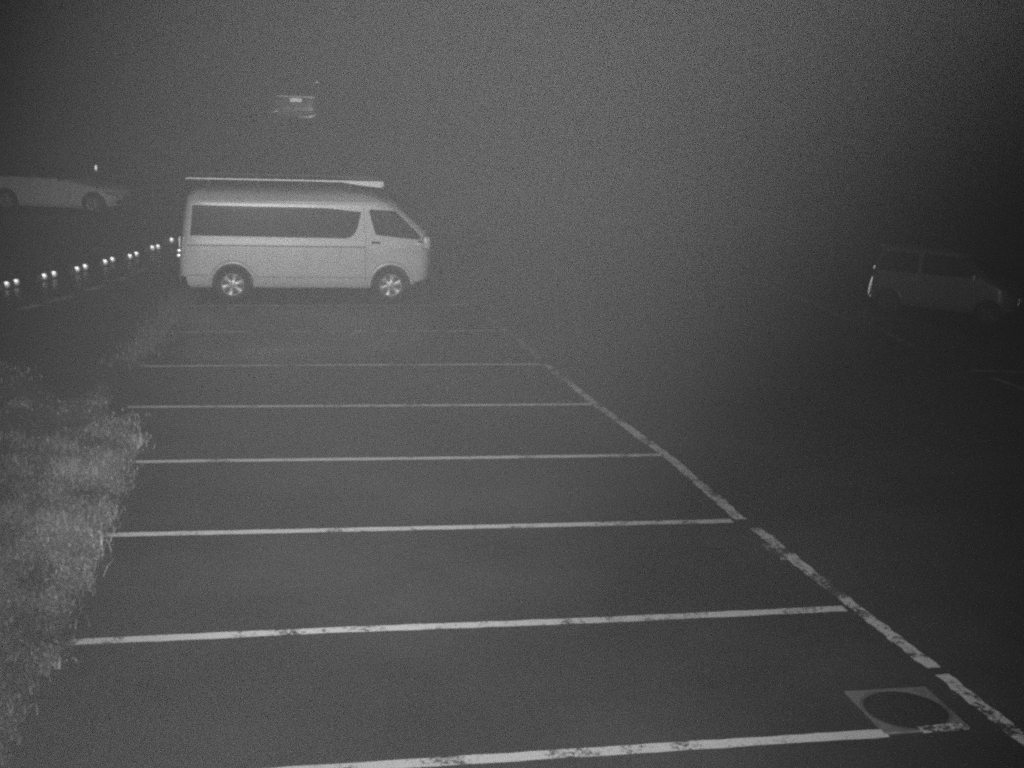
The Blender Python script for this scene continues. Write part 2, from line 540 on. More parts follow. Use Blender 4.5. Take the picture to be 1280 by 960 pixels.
# ------------------------------------------------------------------ vehicles
class Body:
    """a vehicle body as stacked plan outlines; levels = (z, x_rear, x_front, half_width)"""
    def __init__(s, levels, rf=(0.4, 0.6), rr=(0.15, 0.2)):
        s.l = levels; s.rf = rf; s.rr = rr
    def at(s, z):
        L = s.l
        z = min(max(z, L[0][0]), L[-1][0])
        for a, b in zip(L[:-1], L[1:]):
            if z <= b[0]:
                t = (z - a[0]) / max(1e-6, b[0] - a[0])
                return tuple(a[i] + (b[i] - a[i]) * t for i in (1, 2, 3))
        return L[-1][1:]
    def side(s, x, z):
        xr, xf, w = s.at(z)
        fx, fy = s.rf; rx, ry = s.rr
        x = min(max(x, xr), xf)
        if x > xf - fx:
            k = (x - (xf - fx)) / fx
            return w - fy + fy * math.sqrt(max(0, 1 - k * k))
        if x < xr + rx:
            k = ((xr + rx) - x) / rx
            return w - ry + ry * math.sqrt(max(0, 1 - k * k))
        return w
    def front(s, y, z):
        xr, xf, w = s.at(z); fx, fy = s.rf
        k = (abs(y) - (w - fy)) / fy
        return xf if k < 0 else xf - fx + fx * math.sqrt(max(0, 1 - min(1, k) ** 2))
    def rear(s, y, z):
        xr, xf, w = s.at(z); rx, ry = s.rr
        k = (abs(y) - (w - ry)) / ry
        return xr if k < 0 else xr + rx - rx * math.sqrt(max(0, 1 - min(1, k) ** 2))
    def ring(s, z):
        xr, xf, w = s.at(z); fx, fy = s.rf; rx, ry = s.rr
        H = [(xr, 0.0), (xr, (w - ry) * .5), (xr, w - ry)]
        for i in range(1, 6):
            a = math.pi / 2 * i / 6
            H.append((xr + rx - rx * math.cos(a), w - ry + ry * math.sin(a)))
        n = 16
        for i in range(n + 1):
            H.append((xr + rx + (xf - fx - xr - rx) * i / n, w))
        for i in range(1, 10):
            a = math.pi / 2 * i / 10
            H.append((xf - fx + fx * math.sin(a), w - fy + fy * math.cos(a)))
        H += [(xf, w - fy), (xf, (w - fy) * .5), (xf, 0.0)]
        full = H + [(x, -y) for x, y in H[-2:0:-1]]
        return [(x, y, z) for x, y in full]
    def mesh(s, name, zs):
        V, F = [], []
        for z in zs: V += s.ring(z)
        n = len(s.ring(zs[0]))
        for k in range(len(zs) - 1):
            for i in range(n):
                j = (i + 1) % n
                F.append((k * n + i, k * n + j, (k + 1) * n + j, (k + 1) * n + i))
        F.append(tuple(range(n - 1, -1, -1)))
        F.append(tuple((len(zs) - 1) * n + i for i in range(n)))
        me = mesh(name, V, F)
        bm = bmesh.new(); bm.from_mesh(me)
        bmesh.ops.recalc_face_normals(bm, faces=bm.faces)
        bm.to_mesh(me); bm.free()
        return me

def cut_wells(me, wells, w, depth, material):
    """wheel wells cut out of the closed body"""
    body = bpy.data.objects.new('body_tmp', me)
    C.objects.link(body)
    V, F = [], []
    for (x, z, r) in wells:
        for sgn in (-1, 1):
            n = 36; o = len(V)
            for i in range(n):
                a = 2 * math.pi * i / n
                V.append((x + r * math.cos(a), sgn * (w - depth), z + r * math.sin(a)))
                V.append((x + r * math.cos(a), sgn * (w + 0.3), z + r * math.sin(a)))
            for i in range(n):
                j = (i + 1) % n
                F.append((o + 2 * i, o + 2 * i + 1, o + 2 * j + 1, o + 2 * j))
            F.append(tuple(o + 2 * i for i in range(n)))
            F.append(tuple(o + 2 * i + 1 for i in range(n - 1, -1, -1)))
    cme = mesh('cutter', V, F)
    bm = bmesh.new(); bm.from_mesh(cme); bmesh.ops.recalc_face_normals(bm, faces=bm.faces); bm.to_mesh(cme); bm.free()
    cme.materials.append(material)
    cut = bpy.data.objects.new('cutter_tmp', cme)
    C.objects.link(cut)
    md = body.modifiers.new('b', 'BOOLEAN')
    md.operation = 'DIFFERENCE'; md.object = cut; md.solver = 'EXACT'
    try: md.material_mode = 'TRANSFER'
    except Exception: pass
    bpy.context.view_layer.update()
    out = bpy.data.meshes.new_from_object(body.evaluated_get(bpy.context.evaluated_depsgraph_get()))
    bpy.data.objects.remove(body); bpy.data.objects.remove(cut)
    return out

def fillet(poly, radii):
    out = []
    n = len(poly)
    for i in range(n):
        p = Vector(poly[i]); r = radii[i] if isinstance(radii, (list, tuple)) else radii
        a = Vector(poly[i - 1]) - p; b = Vector(poly[(i + 1) % n]) - p
        r = min(r, a.length * .45, b.length * .45)
        if r <= 0: out.append(p); continue
        A = p + a.normalized() * r; B = p + b.normalized() * r
        for k in range(6):
            t = k / 5
            out.append(A * (1 - t) ** 2 + p * 2 * t * (1 - t) + B * t * t)
    return out
def panel(name, poly, f, proud, material, parent, radii=0.03, nx=20, nz=8, depth=0.012, smooth=40):
    """a sheet with edges lying on a curved surface; poly in (a, b), f(a, b, offset) -> point"""
    P = fillet(poly, radii)
    b0, b1 = min(p.y for p in P) + 1e-5, max(p.y for p in P) - 1e-5
    V, F, G = [], [], []
    for j in range(nz + 1):
        b = b0 + (b1 - b0) * (0.5 - 0.5 * math.cos(math.pi * j / nz))
        xs_ = []
        for i in range(len(P)):
            p, q = P[i], P[(i + 1) % len(P)]
            if (p.y > b) != (q.y > b):
                xs_.append(p.x + (q.x - p.x) * (b - p.y) / (q.y - p.y))
        G.append((b, min(xs_), max(xs_)))
    for off in (proud, proud - depth):
        for b, l, r in G:
            for i in range(nx + 1): V.append(f(l + (r - l) * i / nx, b, off))
    N = (nx + 1) * (nz + 1)
    for j in range(nz):
        for i in range(nx):
            q = j * (nx + 1) + i
            F.append((q, q + 1, q + nx + 2, q + nx + 1))
    rim = [i for i in range(nx + 1)] + [(j + 1) * (nx + 1) + nx for j in range(nz)] + \
          [nz * (nx + 1) + nx - 1 - i for i in range(nx)] + [(nz - 1 - j) * (nx + 1) for j in range(nz - 1)]
    for i in range(len(rim)):
        a, b = rim[i], rim[(i + 1) % len(rim)]
        F.append((a, b, b + N, a + N))
    return obj(name, V, F, material, parent, smooth=smooth)
def on_side(B, sgn):
    return lambda x, z, o: (x, sgn * (B.side(x, z) + o), z)
def on_front(B):
    return lambda y, z, o: (B.front(y, z) + o, y, z)
def on_rear(B):
    return lambda y, z, o: (B.rear(y, z) - o, y, z)

def wheel(parent, x, sgn, w, r, rim_r, width, spokes, loc_z=None, rim_mat='alloy'):
    """part wheel with tyre, rim and brake disc; the outer face looks along sgn*Y"""
    e = part_empty('wheel', parent, (x, sgn * w, r))
    if sgn > 0: e.rotation_euler = (0, 0, math.pi)
    h = width / 2
    V, F = lathe([(rim_r, -h + .015), (rim_r + .01, -h), (r - .05, -h - .004), (r - .012, -h + .02), (r, -h + .05), (r, h - .05), (r - .012, h - .02), (r - .05, h), (rim_r + .01, h), (rim_r, h - .015), (rim_r, -h + .015)], 36)
    obj('tyre', V, F, MT['rubber'], e, smooth=40)
    V, F = lathe([(rim_r - .03, h - .03), (rim_r - .026, -h + .06), (rim_r - .020, -h + .012), (rim_r, -h + .004), (rim_r + .004, -h + .02), (rim_r + .002, h - .03)], 36)
    def add(a, b):
        nonlocal V, F
        F = F + [[k + len(V) for k in f] for f in b]; V = V + [tuple(q) for q in a]
    hub = lathe([(0.0, -h - .002), (.035, -h + .0), (.055, -h + .012), (.060, -h + .06)], 24)
    add(*hub)
    for k in range(spokes):
        a = 2 * math.pi * k / spokes + 0.3
        ca, sa = math.cos(a), math.sin(a)
        sec = [(.045, .034, -h + .008), (rim_r * .55, .040, -h + .020), (rim_r - .016, .066, -h + .012)]
        pts = []
        for (rad, hw, yy) in sec:
            for (t, dy) in ((-hw, 0.006), (-hw * .7, -.004), (hw * .7, -.004), (hw, 0.006), (hw, .05), (-hw, .05)):
                pts.append((rad * ca - t * sa, yy + dy, rad * sa + t * ca))
        fs = []
        for s in range(2):
            for q in range(6):
                fs.append((s * 6 + q, s * 6 + (q + 1) % 6, s * 6 + 6 + (q + 1) % 6, s * 6 + 6 + q))
        add(pts, fs)
    obj('rim', V, F, MT[rim_mat], e, smooth=35)
    V, F = lathe([(0.0, -h + .075), (rim_r - .035, -h + .075), (rim_r - .035, -h + .095), (0, -h + .095)], 28)
    obj('brake_disc', V, F, MT['black'], e)
    return e
def arch(B, name, parent, x, z, r0, r1, sgn, material, a0=-8, a1=188, proud=0.03, fade=None):
    V, F = [], []
    n = 26
    for i in range(n + 1):
        a = math.radians(a0 + (a1 - a0) * i / n)
        for rr, o in ((r0, -.03), (r0, proud * .9), (r0 + (r1 - r0) * .35, proud), (r1 - .012, proud * .55), (r1, -.004)):
            X, Z = x + rr * math.cos(a), z + rr * math.sin(a)
            V.append((X, sgn * (B.side(X, Z) + o), Z))
    k = 5
    for i in range(n):
        for q in range(k - 1):
            F.append((i * k + q, i * k + q + 1, (i + 1) * k + q + 1, (i + 1) * k + q))
    return obj(name, V, F, material, parent, smooth=50)
def strip_on(B, name, pts, sgn, w, proud, material, parent):
    """narrow moulding or seam along (x, z) points of the side"""
    V, F = [], []
    L = []
    for a, b in zip(pts[:-1], pts[1:]):
        n = max(1, int(math.dist(a, b) / 0.08))
        for i in range(n): L.append((a[0] + (b[0] - a[0]) * i / n, a[1] + (b[1] - a[1]) * i / n))
    L.append(pts[-1])
    for i, (x, z) in enumerate(L):
        p, q = L[max(0, i - 1)], L[min(len(L) - 1, i + 1)]
        dx, dz = q[0] - p[0], q[1] - p[1]
        k = math.hypot(dx, dz)
        nx, nz = -dz / k * w / 2, dx / k * w / 2
        for s, o in ((-1, -.01), (-1, proud), (1, proud), (1, -.01)):
            X, Z = x + nx * s, z + nz * s
            V.append((X, sgn * (B.side(X, Z) + o), Z))
        if i:
            o_ = 4 * i
            for c in range(3):
                F.append((o_ - 4 + c, o_ - 3 + c, o_ + 1 + c, o_ + c))
    return obj(name, V, F, material, parent)

def place(root, rear_px, front_px, r, wb_axis_y, d=None):
    pass

# ---- the long high-roofed van; x forward from the rear axle, near side is -Y
VL = [(0.27, -0.93, 3.70, 0.86), (0.34, -0.99, 3.84, 0.915), (0.50, -1.02, 3.93, 0.935), (0.80, -1.02, 3.96, 0.94), (1.02, -1.00, 3.97, 0.94),
      (1.12, -0.99, 3.98, 0.938), (1.22, -0.975, 3.97, 0.932), (1.32, -0.96, 3.93, 0.928), (1.42, -0.95, 3.88, 0.925), (1.50, -0.94, 3.80, 0.922), (1.70, -0.91, 3.57, 0.915),
      (1.88, -0.88, 3.36, 0.908), (1.98, -0.86, 3.22, 0.893), (2.04, -0.84, 3.08, 0.845), (2.10, -0.80, 2.90, 0.78), (2.15, -0.73, 2.70, 0.68),
      (2.19, -0.60, 2.42, 0.50), (2.205, -0.45, 2.2, 0.34)]
VB = Body(VL, rf=(0.30, 0.50), rr=(0.13, 0.20))
WB = 3.11
van = thing('van', 'pale long-wheelbase high-roof van with roof rack parked across the stalls', 'van')
zs = [0.27, 0.30, 0.34, 0.42, 0.50, 0.60, 0.70, 0.80, 0.90, 1.02, 1.07, 1.12, 1.17, 1.22, 1.27, 1.32, 1.41, 1.50, 1.60, 1.70, 1.79, 1.88, 1.93, 1.98, 2.01, 2.04, 2.07, 2.10, 2.125, 2.15, 2.17, 2.19, 2.205]
bm_ = VB.mesh('body', zs)
bm_.materials.append(MT['white_paint'])
bm_ = cut_wells(bm_, [(0, 0.35, 0.40), (WB, 0.35, 0.40)], 0.94, 0.34, MT['black'])
bm_.materials.append(MT['black'])
for f in bm_.polygons:
    c = f.center
    if (c.x > WB + 0.2 and c.z < 0.44) or (c.x < -0.78 and c.z < 0.49) or c.z < 0.275: f.material_index = len(bm_.materials) - 1
link('body', bm_, None, van, smooth=32)
for sgn in (-1, 1):
    S = on_side(VB, sgn)
    glass = [(-0.80, 1.285), (2.29, 1.270), (2.43, 1.42), (2.52, 1.855), (-0.745, 1.885)]
    w_ = panel('side_window', glass, S, 0.006, MT['glass'], van, radii=[.03, .16, .1, .03, .03], nx=26)
    panel('door_window', [(2.80, 1.325), (3.70, 1.262), (3.67, 1.37), (3.16, 1.845), (2.655, 1.850)], S, 0.006, MT['glass'], van, radii=[.06, .02, .03, .05, .03], nx=18)
    strip_on(VB, 'slide_rail', [(-0.93, 1.105), (2.60, 1.100)], sgn, 0.018, 0.003, MT['gap'], van)
    for a in ([(2.60, 0.40), (2.60, 1.24)], [(2.60, 1.24), (2.56, 1.88)]):
        strip_on(VB, 'door_seam', a, sgn, 0.008, 0.002, MT['gap'], van)
    strip_on(VB, 'rear_seam', [(-0.95, 0.52), (-0.47, 0.515)], sgn, 0.010, 0.002, MT['gap'], van)
    strip_on(VB, 'rocker_seam', [(0.47, 0.49), (2.64, 0.485)], sgn, 0.010, 0.003, MT['gap'], van)
    strip_on(VB, 'sill', [(0.44, 0.30), (2.66, 0.295)], sgn, 0.03, 0.022, MT['white_paint'], van)
    h = panel('door_handle', [(2.72, 1.155), (2.90, 1.145), (2.90, 1.215), (2.72, 1.225)], S, 0.004, MT['black'], van, radii=.02, nx=6, nz=4)
    g = panel('grip', [(2.74, 1.152), (2.93, 1.142), (2.93, 1.168), (2.74, 1.178)], S, 0.035, MT['white_paint'], h, radii=.008, nx=6, nz=3)
    for x in (0, WB):
        arch(VB, 'arch_flare', van, x, 0.35, 0.402, 0.475, sgn, MT['white_paint'], a0=2, a1=178)
    for x in (0, WB):
        wheel(van, x, sgn, 0.83, 0.335, 0.222, 0.20, 6)
    # gutter above the windows
    strip_on(VB, 'gutter', [(-0.80, 1.975), (2.85, 1.965)], sgn, 0.022, 0.014, MT['white_paint'], van)
    # tail lamp wrapping the corner, with its bright reflectors
    def rc(a, z, o, sgn=sgn):
        y = sgn * a
        return (VB.rear(y, z) - o, y, z)
    tl = panel('tail_lamp', [(0.78, 0.86), (0.915, 0.86), (0.900, 1.27), (0.77, 1.27)], rc, 0.012, MT['lens'], van, radii=.02, nx=8, nz=10)
    for z, sx, sz in ((0.89, 1.0, 0.9), (0.985, 1.0, 0.9), (1.15, 0.5, 2.8)):
        Vd, Fd = dome(0.042, 0.006)
        q = obj('reflector', Vd, Fd, MT['retro'] if sz < 1 else MT['retro_dim'], tl, smooth=60)
        q.scale = (sx, 1, sz)
        q.location = (VB.at(z)[0] - 0.020, sgn * 0.87, z)
        q.rotation_euler = (0, 0, math.radians(-3) if sgn < 0 else math.radians(-177))
    # bright windscreen pillar
    V, F = [], []
    zz = [1.24 + 0.8 * i / 16 for i in range(17)]
    for i, z in enumerate(zz):
        xf = VB.at(z)[1]
        for dx, o in ((-0.235, -0.01), (-0.235, 0.012), (-0.16, 0.014), (-0.16, -0.01)):
            X = xf + dx
            V.append((X, sgn * (VB.side(X, z) + o), z))
        if i: F += [(4 * i - 4 + c, 4 * i - 3 + c, 4 * i + 1 + c, 4 * i + c) for c in range(3)]
    obj('windscreen_pillar', V, F, MT['white_paint'], van, smooth=40)
    box('mirror_arm', (0.10, 0.16, 0.04), (3.70, sgn * 0.90, 1.22), MT['black'], van, bev=0.01)
    box('mirror', (0.15, 0.17, 0.25), (3.80, sgn * 1.03, 1.22), MT['white_paint'], van, bev=0.04)
    # head lamps
    def fc(a, z, o, sgn=sgn):
        y = sgn * a
        return (VB.front(y, z) + o, y, z)
    panel('head_lamp', [(0.52, 0.84), (0.86, 0.90), (0.885, 1.10), (0.55, 1.04)], fc, 0.012, MT['lens'], van, radii=.03, nx=8)
panel('windshield', [(-0.80, 1.27), (0.80, 1.27), (0.76, 1.93), (-0.76, 1.93)], on_front(VB), 0.006, MT['glass'], van, radii=.06)
panel('rear_window', [(-0.70, 1.28), (0.70, 1.28), (0.64, 1.86), (-0.64, 1.86)], on_rear(VB), 0.006, MT['glass'], van, radii=.06)
panel('grille', [(-0.45, 0.88), (0.45, 0.88), (0.48, 1.02), (-0.48, 1.02)], on_front(VB), 0.008, MT['black'], van, radii=.03)
panel('air_intake', [(-0.60, 0.40), (0.60, 0.40), (0.56, 0.58), (-0.56, 0.58)], on_front(VB), 0.008, MT['black'], van, radii=.04)
panel('number_plate', [(-0.165, 0.62), (0.165, 0.62), (0.165, 0.785), (-0.165, 0.785)], on_front(VB), 0.015, MT['plate'], van, radii=.01)
panel('number_plate', [(-0.165, 0.70), (0.165, 0.70), (0.165, 0.865), (-0.165, 0.865)], on_rear(VB), 0.015, MT['plate'], van, radii=.01)
panel('bumper', [(-0.84, 0.34), (0.84, 0.34), (0.84, 0.52), (-0.84, 0.52)], on_rear(VB), 0.03, MT['black'], van, radii=.03, depth=0.06)
# glint below the mirror, built as an added reflective button, not a lamp
Vd, Fd = dome(0.03, 0.005)
for sgn in (-1, 1):
    q = obj('corner_glint', Vd, Fd, MT['retro'], van, smooth=60)
    q.scale = (3.2, 1, 0.45)
    q.location = (3.70, sgn * (VB.side(3.66, 1.18) + 0.012), 1.18)
    q.rotation_euler = (0, 0, math.radians(4) if sgn < 0 else math.radians(176))
# roof rack
rack_z = 2.36
for sgn in (-1, 1):
    y = sgn * 0.72
    V, F = [], []
    prof = [(-0.86, 0.022), (1.6, 0.022), (2.15, 0.03), (2.50, 0.085), (2.92, 0.125)]
    for (x, hh) in prof:
        for dy in (-.018, .018):
            V += [(x, y + dy, rack_z + .03), (x, y + dy, rack_z + .03 - hh)]
    for i in range(len(prof) - 1):
        o = 4 * i
        F += [(o, o + 1, o + 5, o + 4), (o + 2, o + 6, o + 7, o + 3), (o, o + 4, o + 6, o + 2), (o + 1, o + 3, o + 7, o + 5)]
    F += [(0, 2, 3, 1), (4 * len(prof) - 4, 4 * len(prof) - 3, 4 * len(prof) - 1, 4 * len(prof) - 2)]
    obj('rack_rail', V, F, MT['rack'] if sgn < 0 else MT['black'], van)
    for x in (-0.45, 0.5, 1.45, 2.3):
        box('rack_foot', (0.05, 0.03, 0.30), (x, y, rack_z - 0.145), MT['black'], van, bev=0.006)
for x in (-0.84, -0.35, 0.14, 0.63, 1.12, 1.61, 2.10):
    box('rack_crossbar', (0.035, 1.40, 0.025), (x, 0, rack_z + 0.0), MT['black'], van, bev=0.005)
box('rack_deflector', (0.05, 1.47, 0.125), (2.945, 0, rack_z - 0.033), MT['rack'], van, bev=0.012)
for o in (van,):
    a = ground_at(290, 378); b = ground_at(488, 376)
    head = math.atan2(b.y - a.y, b.x - a.x)
    print('van wheel track length', (b - a).length, 'heading', math.degrees(head), a[:], b[:])
    head = math.radians(11.5)
    hd = Vector((math.cos(head), math.sin(head), 0)); nl = Vector((-hd.y, hd.x, 0))
    mid = (a + b) / 2
    o.location = mid - hd * WB / 2 + nl * 0.90
    o.location.z = 0.004
    o.rotation_euler = (0, 0, head)

# ---- generic small cars
def car(name, label, levels, rf, rr, wheelbase, wells_r, paint, tyre_r, windows, rear_lamp, extras=None, hub='alloy', half=0.74, roof_from=None):
    B = Body(levels, rf, rr)
    root = thing(name, label, 'car')
    zlist = []
    for a, b in zip(levels[:-1], levels[1:]):
        n = max(1, int((b[0] - a[0]) / 0.07))
        zlist += [a[0] + (b[0] - a[0]) * i / n for i in range(n)]
    zlist.append(levels[-1][0])
    me = B.mesh('body', zlist)
    me.materials.append(MT[paint])
    me = cut_wells(me, [(0, tyre_r, wells_r), (wheelbase, tyre_r, wells_r)], half, 0.30, MT['black'])
    if roof_from:
        me.materials.append(MT['dark_paint'])
        k = len(me.materials) - 1
        for f in me.polygons:
            if f.center.z > roof_from: f.material_index = k
    link('body', me, None, root, smooth=32)
    for sgn in (-1, 1):
        S = on_side(B, sgn)
        for poly, rad in windows:
            panel('side_window', poly, S, 0.005, MT['glass'], root, radii=rad, nx=14)
        for x in (0, wheelbase):
            wheel(root, x, sgn, half - 0.10, tyre_r, tyre_r * 0.64, 0.17, 5, rim_mat=hub)
            arch(B, 'arch_flare', root, x, tyre_r, wells_r + .002, wells_r + .05, sgn, MT[paint], a0=5, a1=175, proud=0.014)
    if extras: extras(B, root)
    return root, B

# left low car: its sloping nose is at the right, towards the van
HL = [(0.17, -0.60, 2.92, 0.74), (0.26, -0.76, 3.06, 0.82), (0.42, -0.82, 3.12, 0.845), (0.58, -0.82, 3.11, 0.845), (0.68, -0.82, 3.05, 0.84), (0.75, -0.81, 2.92, 0.835),
      (0.82, -0.80, 2.62, 0.825), (0.90, -0.78, 2.12, 0.81), (0.97, -0.74, 1.86, 0.78), (1.08, -0.56, 1.60, 0.72), (1.22, -0.25, 1.26, 0.65), (1.31, 0.0, 1.02, 0.57), (1.35, 0.2, 0.80, 0.42)]
def low_extra(B, root):
    for sgn in (-1, 1):
        def fc(a, z, o, sgn=sgn):
            return (B.front(sgn * a, z) + o, sgn * a, z)
        def rc(a, z, o, sgn=sgn):
            return (B.rear(sgn * a, z) - o, sgn * a, z)
        panel('head_lamp', [(0.46, 0.54), (0.78, 0.58), (0.76, 0.67), (0.48, 0.63)], fc, 0.008, MT['lens'], root, radii=.03, nx=8)
        panel('tail_lamp', [(0.45, 0.66), (0.76, 0.66), (0.74, 0.78), (0.45, 0.78)], rc, 0.010, MT['dark_lens'], root, radii=.02, nx=6)
        strip_on(B, 'door_seam', [(0.72, 0.28), (0.70, 0.90)], sgn, 0.010, 0.002, MT['gap'], root)
        strip_on(B, 'door_seam', [(1.86, 0.28), (1.88, 0.86)], sgn, 0.010, 0.002, MT['gap'], root)
        strip_on(B, 'sill', [(0.42, 0.25), (2.14, 0.25)], sgn, 0.04, 0.012, MT['silver_paint'], root)
        box('door_handle', (0.16, 0.03, 0.03), (0.86, sgn * (B.side(0.86, 0.76) + .01), 0.76), MT['silver_paint'], root, bev=.008)
        box('mirror', (0.10, 0.17, 0.11), (1.62, sgn * 0.88, 0.97), MT['dark_paint'], root, bev=.03)
    panel('windshield', [(-0.60, 1.00), (0.60, 1.00), (0.50, 1.28), (-0.50, 1.28)], on_front(B), 0.006, MT['glass'], root, radii=.05)
    panel('rear_window', [(-0.58, 1.00), (0.58, 1.00), (0.50, 1.28), (-0.50, 1.28)], on_rear(B), 0.006, MT['glass'], root, radii=.05)
    panel('grille', [(-0.45, 0.30), (0.45, 0.30), (0.50, 0.42), (-0.50, 0.42)], on_front(B), 0.006, MT['black'], root, radii=.03)
    panel('number_plate', [(-0.165, 0.40), (0.165, 0.40), (0.165, 0.54), (-0.165, 0.54)], on_front(B), 0.014, MT['plate'], root, radii=.01)
low_car, HB = car('sports_car', 'low pale car with dark cabin and sloping nose at the left picture edge', HL, (0.42, 0.62), (0.25, 0.4), 2.55, 0.345, 'silver_paint', 0.305,
                  [([(-0.34, 1.00), (0.66, 1.00), (0.66, 1.25), (0.0, 1.25)], .04), ([(0.74, 1.00), (1.70, 1.00), (1.14, 1.25), (0.74, 1.26)], .04)], None, low_extra, hub='alloy', half=0.84, roof_from=0.97)
p = ground_at(119, 269)
low_head = math.radians(-6)
hd = Vector((math.cos(low_head), math.sin(low_head), 0)); nl = Vector((-hd.y, hd.x, 0))
q = p - hd * 2.55 + nl * 0.75
low_car.rotation_euler = (0, 0, low_head)
low_car.location = (q.x, q.y, terr(q.x, q.y) + 0.006)
print('low car', low_car.location[:])

# right compact wagon: tail at the left, front swung towards the camera
KL = [(0.22, -0.42, 2.75, 0.66), (0.32, -0.48, 2.90, 0.725), (0.55, -0.50, 2.94, 0.738), (0.85, -0.49, 2.90, 0.738), (0.95, -0.475, 2.72, 0.733),
      (1.02, -0.46, 2.50, 0.722), (1.20, -0.42, 2.28, 0.70), (1.40, -0.37, 2.04, 0.672), (1.55, -0.33, 1.86, 0.645), (1.61, -0.30, 1.72, 0.60), (1.655, -0.20, 1.50, 0.48), (1.67, -0.05, 1.3, 0.36)]
def wagon_extra(B, root):
    for sgn in (-1, 1):
        def rc(a, z, o, sgn=sgn):
            return (B.rear(sgn * a, z) - o, sgn * a, z)
        t = panel('tail_lamp', [(0.56, 0.32), (0.70, 0.32), (0.69, 1.12), (0.53, 1.12)], rc, 0.012, MT['dark_lens'], root, radii=.02, nx=6)
        for z, s in ((0.36, 0.6), (0.62, 4.4), (1.06, 1.3)):
            Vd, Fd = dome(0.045, 0.007)
            q = obj('reflector', Vd, Fd, MT['retro'], t, smooth=60)
            q.scale = (1.1 if s > 2 else 0.7, 1, s * 1.25)
            yy = B.at(z)[2] - 0.035
            xx = B.at(z)[0] + 0.05
            q.location = (xx, sgn * (B.side(xx, z) + 0.016), z)
            q.rotation_euler = (0, math.radians(9) * (1 if s > 2 else 0), math.radians(26) if sgn < 0 else math.radians(154))
        strip_on(B, 'door_seam', [(0.72, 0.32), (0.72, 1.0)], sgn, 0.010, 0.002, MT['gap'], root)
        strip_on(B, 'door_seam', [(1.62, 0.32), (1.66, 1.0)], sgn, 0.010, 0.002, MT['gap'], root)
        box('door_handle', (0.15, 0.03, 0.03), (0.60, sgn * (B.side(0.60, 0.90) + .01), 0.90), MT['grey_paint'], root, bev=.008)
        mi = box('mirror', (0.10, 0.16, 0.15), (2.02, sgn * 0.82, 1.08), MT['grey_paint'], root, bev=.03)
        Vd, Fd = dome(0.03, 0.025)
        q = obj('mirror_glint', Vd, Fd, MT['retro_dim'], mi, smooth=60)  # glint on the mirror, an added reflective button rather than a lamp
        q.location = (2.03, sgn * 0.897, 1.08)
        q.rotation_euler = (0, 0, math.radians(20) if sgn < 0 else math.radians(160))
        def fc(a, z, o, sgn=sgn):
            return (B.front(sgn * a, z) + o, sgn * a, z)
        panel('head_lamp', [(0.40, 0.68), (0.66, 0.72), (0.66, 0.88), (0.44, 0.84)], fc, 0.01, MT['dark_lens'], root, radii=.03, nx=6)
    panel('rear_window', [(-0.56, 1.05), (0.56, 1.05), (0.52, 1.5), (-0.52, 1.5)], on_rear(B), 0.006, MT['glass'], root, radii=.05)
    panel('windshield', [(-0.60, 1.05), (0.60, 1.05), (0.54, 1.54), (-0.54, 1.54)], on_front(B), 0.006, MT['glass'], root, radii=.05)
    panel('number_plate', [(-0.165, 0.62), (0.165, 0.62), (0.165, 0.785), (-0.165, 0.785)], on_rear(B), 0.012, MT['plate'], root, radii=.01)
    panel('number_plate', [(-0.165, 0.45), (0.165, 0.45), (0.165, 0.615), (-0.165, 0.615)], on_front(B), 0.012, MT['plate'], root, radii=.01)
    panel('roof_spoiler', [(-0.55, 1.585), (0.55, 1.585), (0.52, 1.63), (-0.52, 1.63)], on_rear(B), 0.09, MT['grey_paint'], root, radii=.015, depth=0.1)
wagon, KB = car('compact_wagon', 'dim tall compact wagon with bright tail lamp, alone on the right', KL, (0.35, 0.5), (0.14, 0.22), 2.40, 0.33, 'wagon_paint', 0.275,
                [([(-0.28, 1.03), (0.66, 1.03), (0.66, 1.50), (-0.20, 1.50)], .05), ([(0.76, 1.03), (2.34, 1.05), (1.90, 1.50), (0.76, 1.52)], .05)], None, wagon_extra, hub='black', half=0.738)
p = ground_at(1108, 388)
wagon.rotation_euler = (0, 0, math.radians(-17.6 - 16))
hd = Vector((math.cos(wagon.rotation_euler.z), math.sin(wagon.rotation_euler.z), 0)); nl = Vector((-hd.y, hd.x, 0))
q = p + nl * 0.66
wagon.location = (q.x, q.y, terr(q.x, q.y) + 0.005)
wagon.scale = (0.92, 0.92, 0.92)
print('wagon', wagon.location[:])

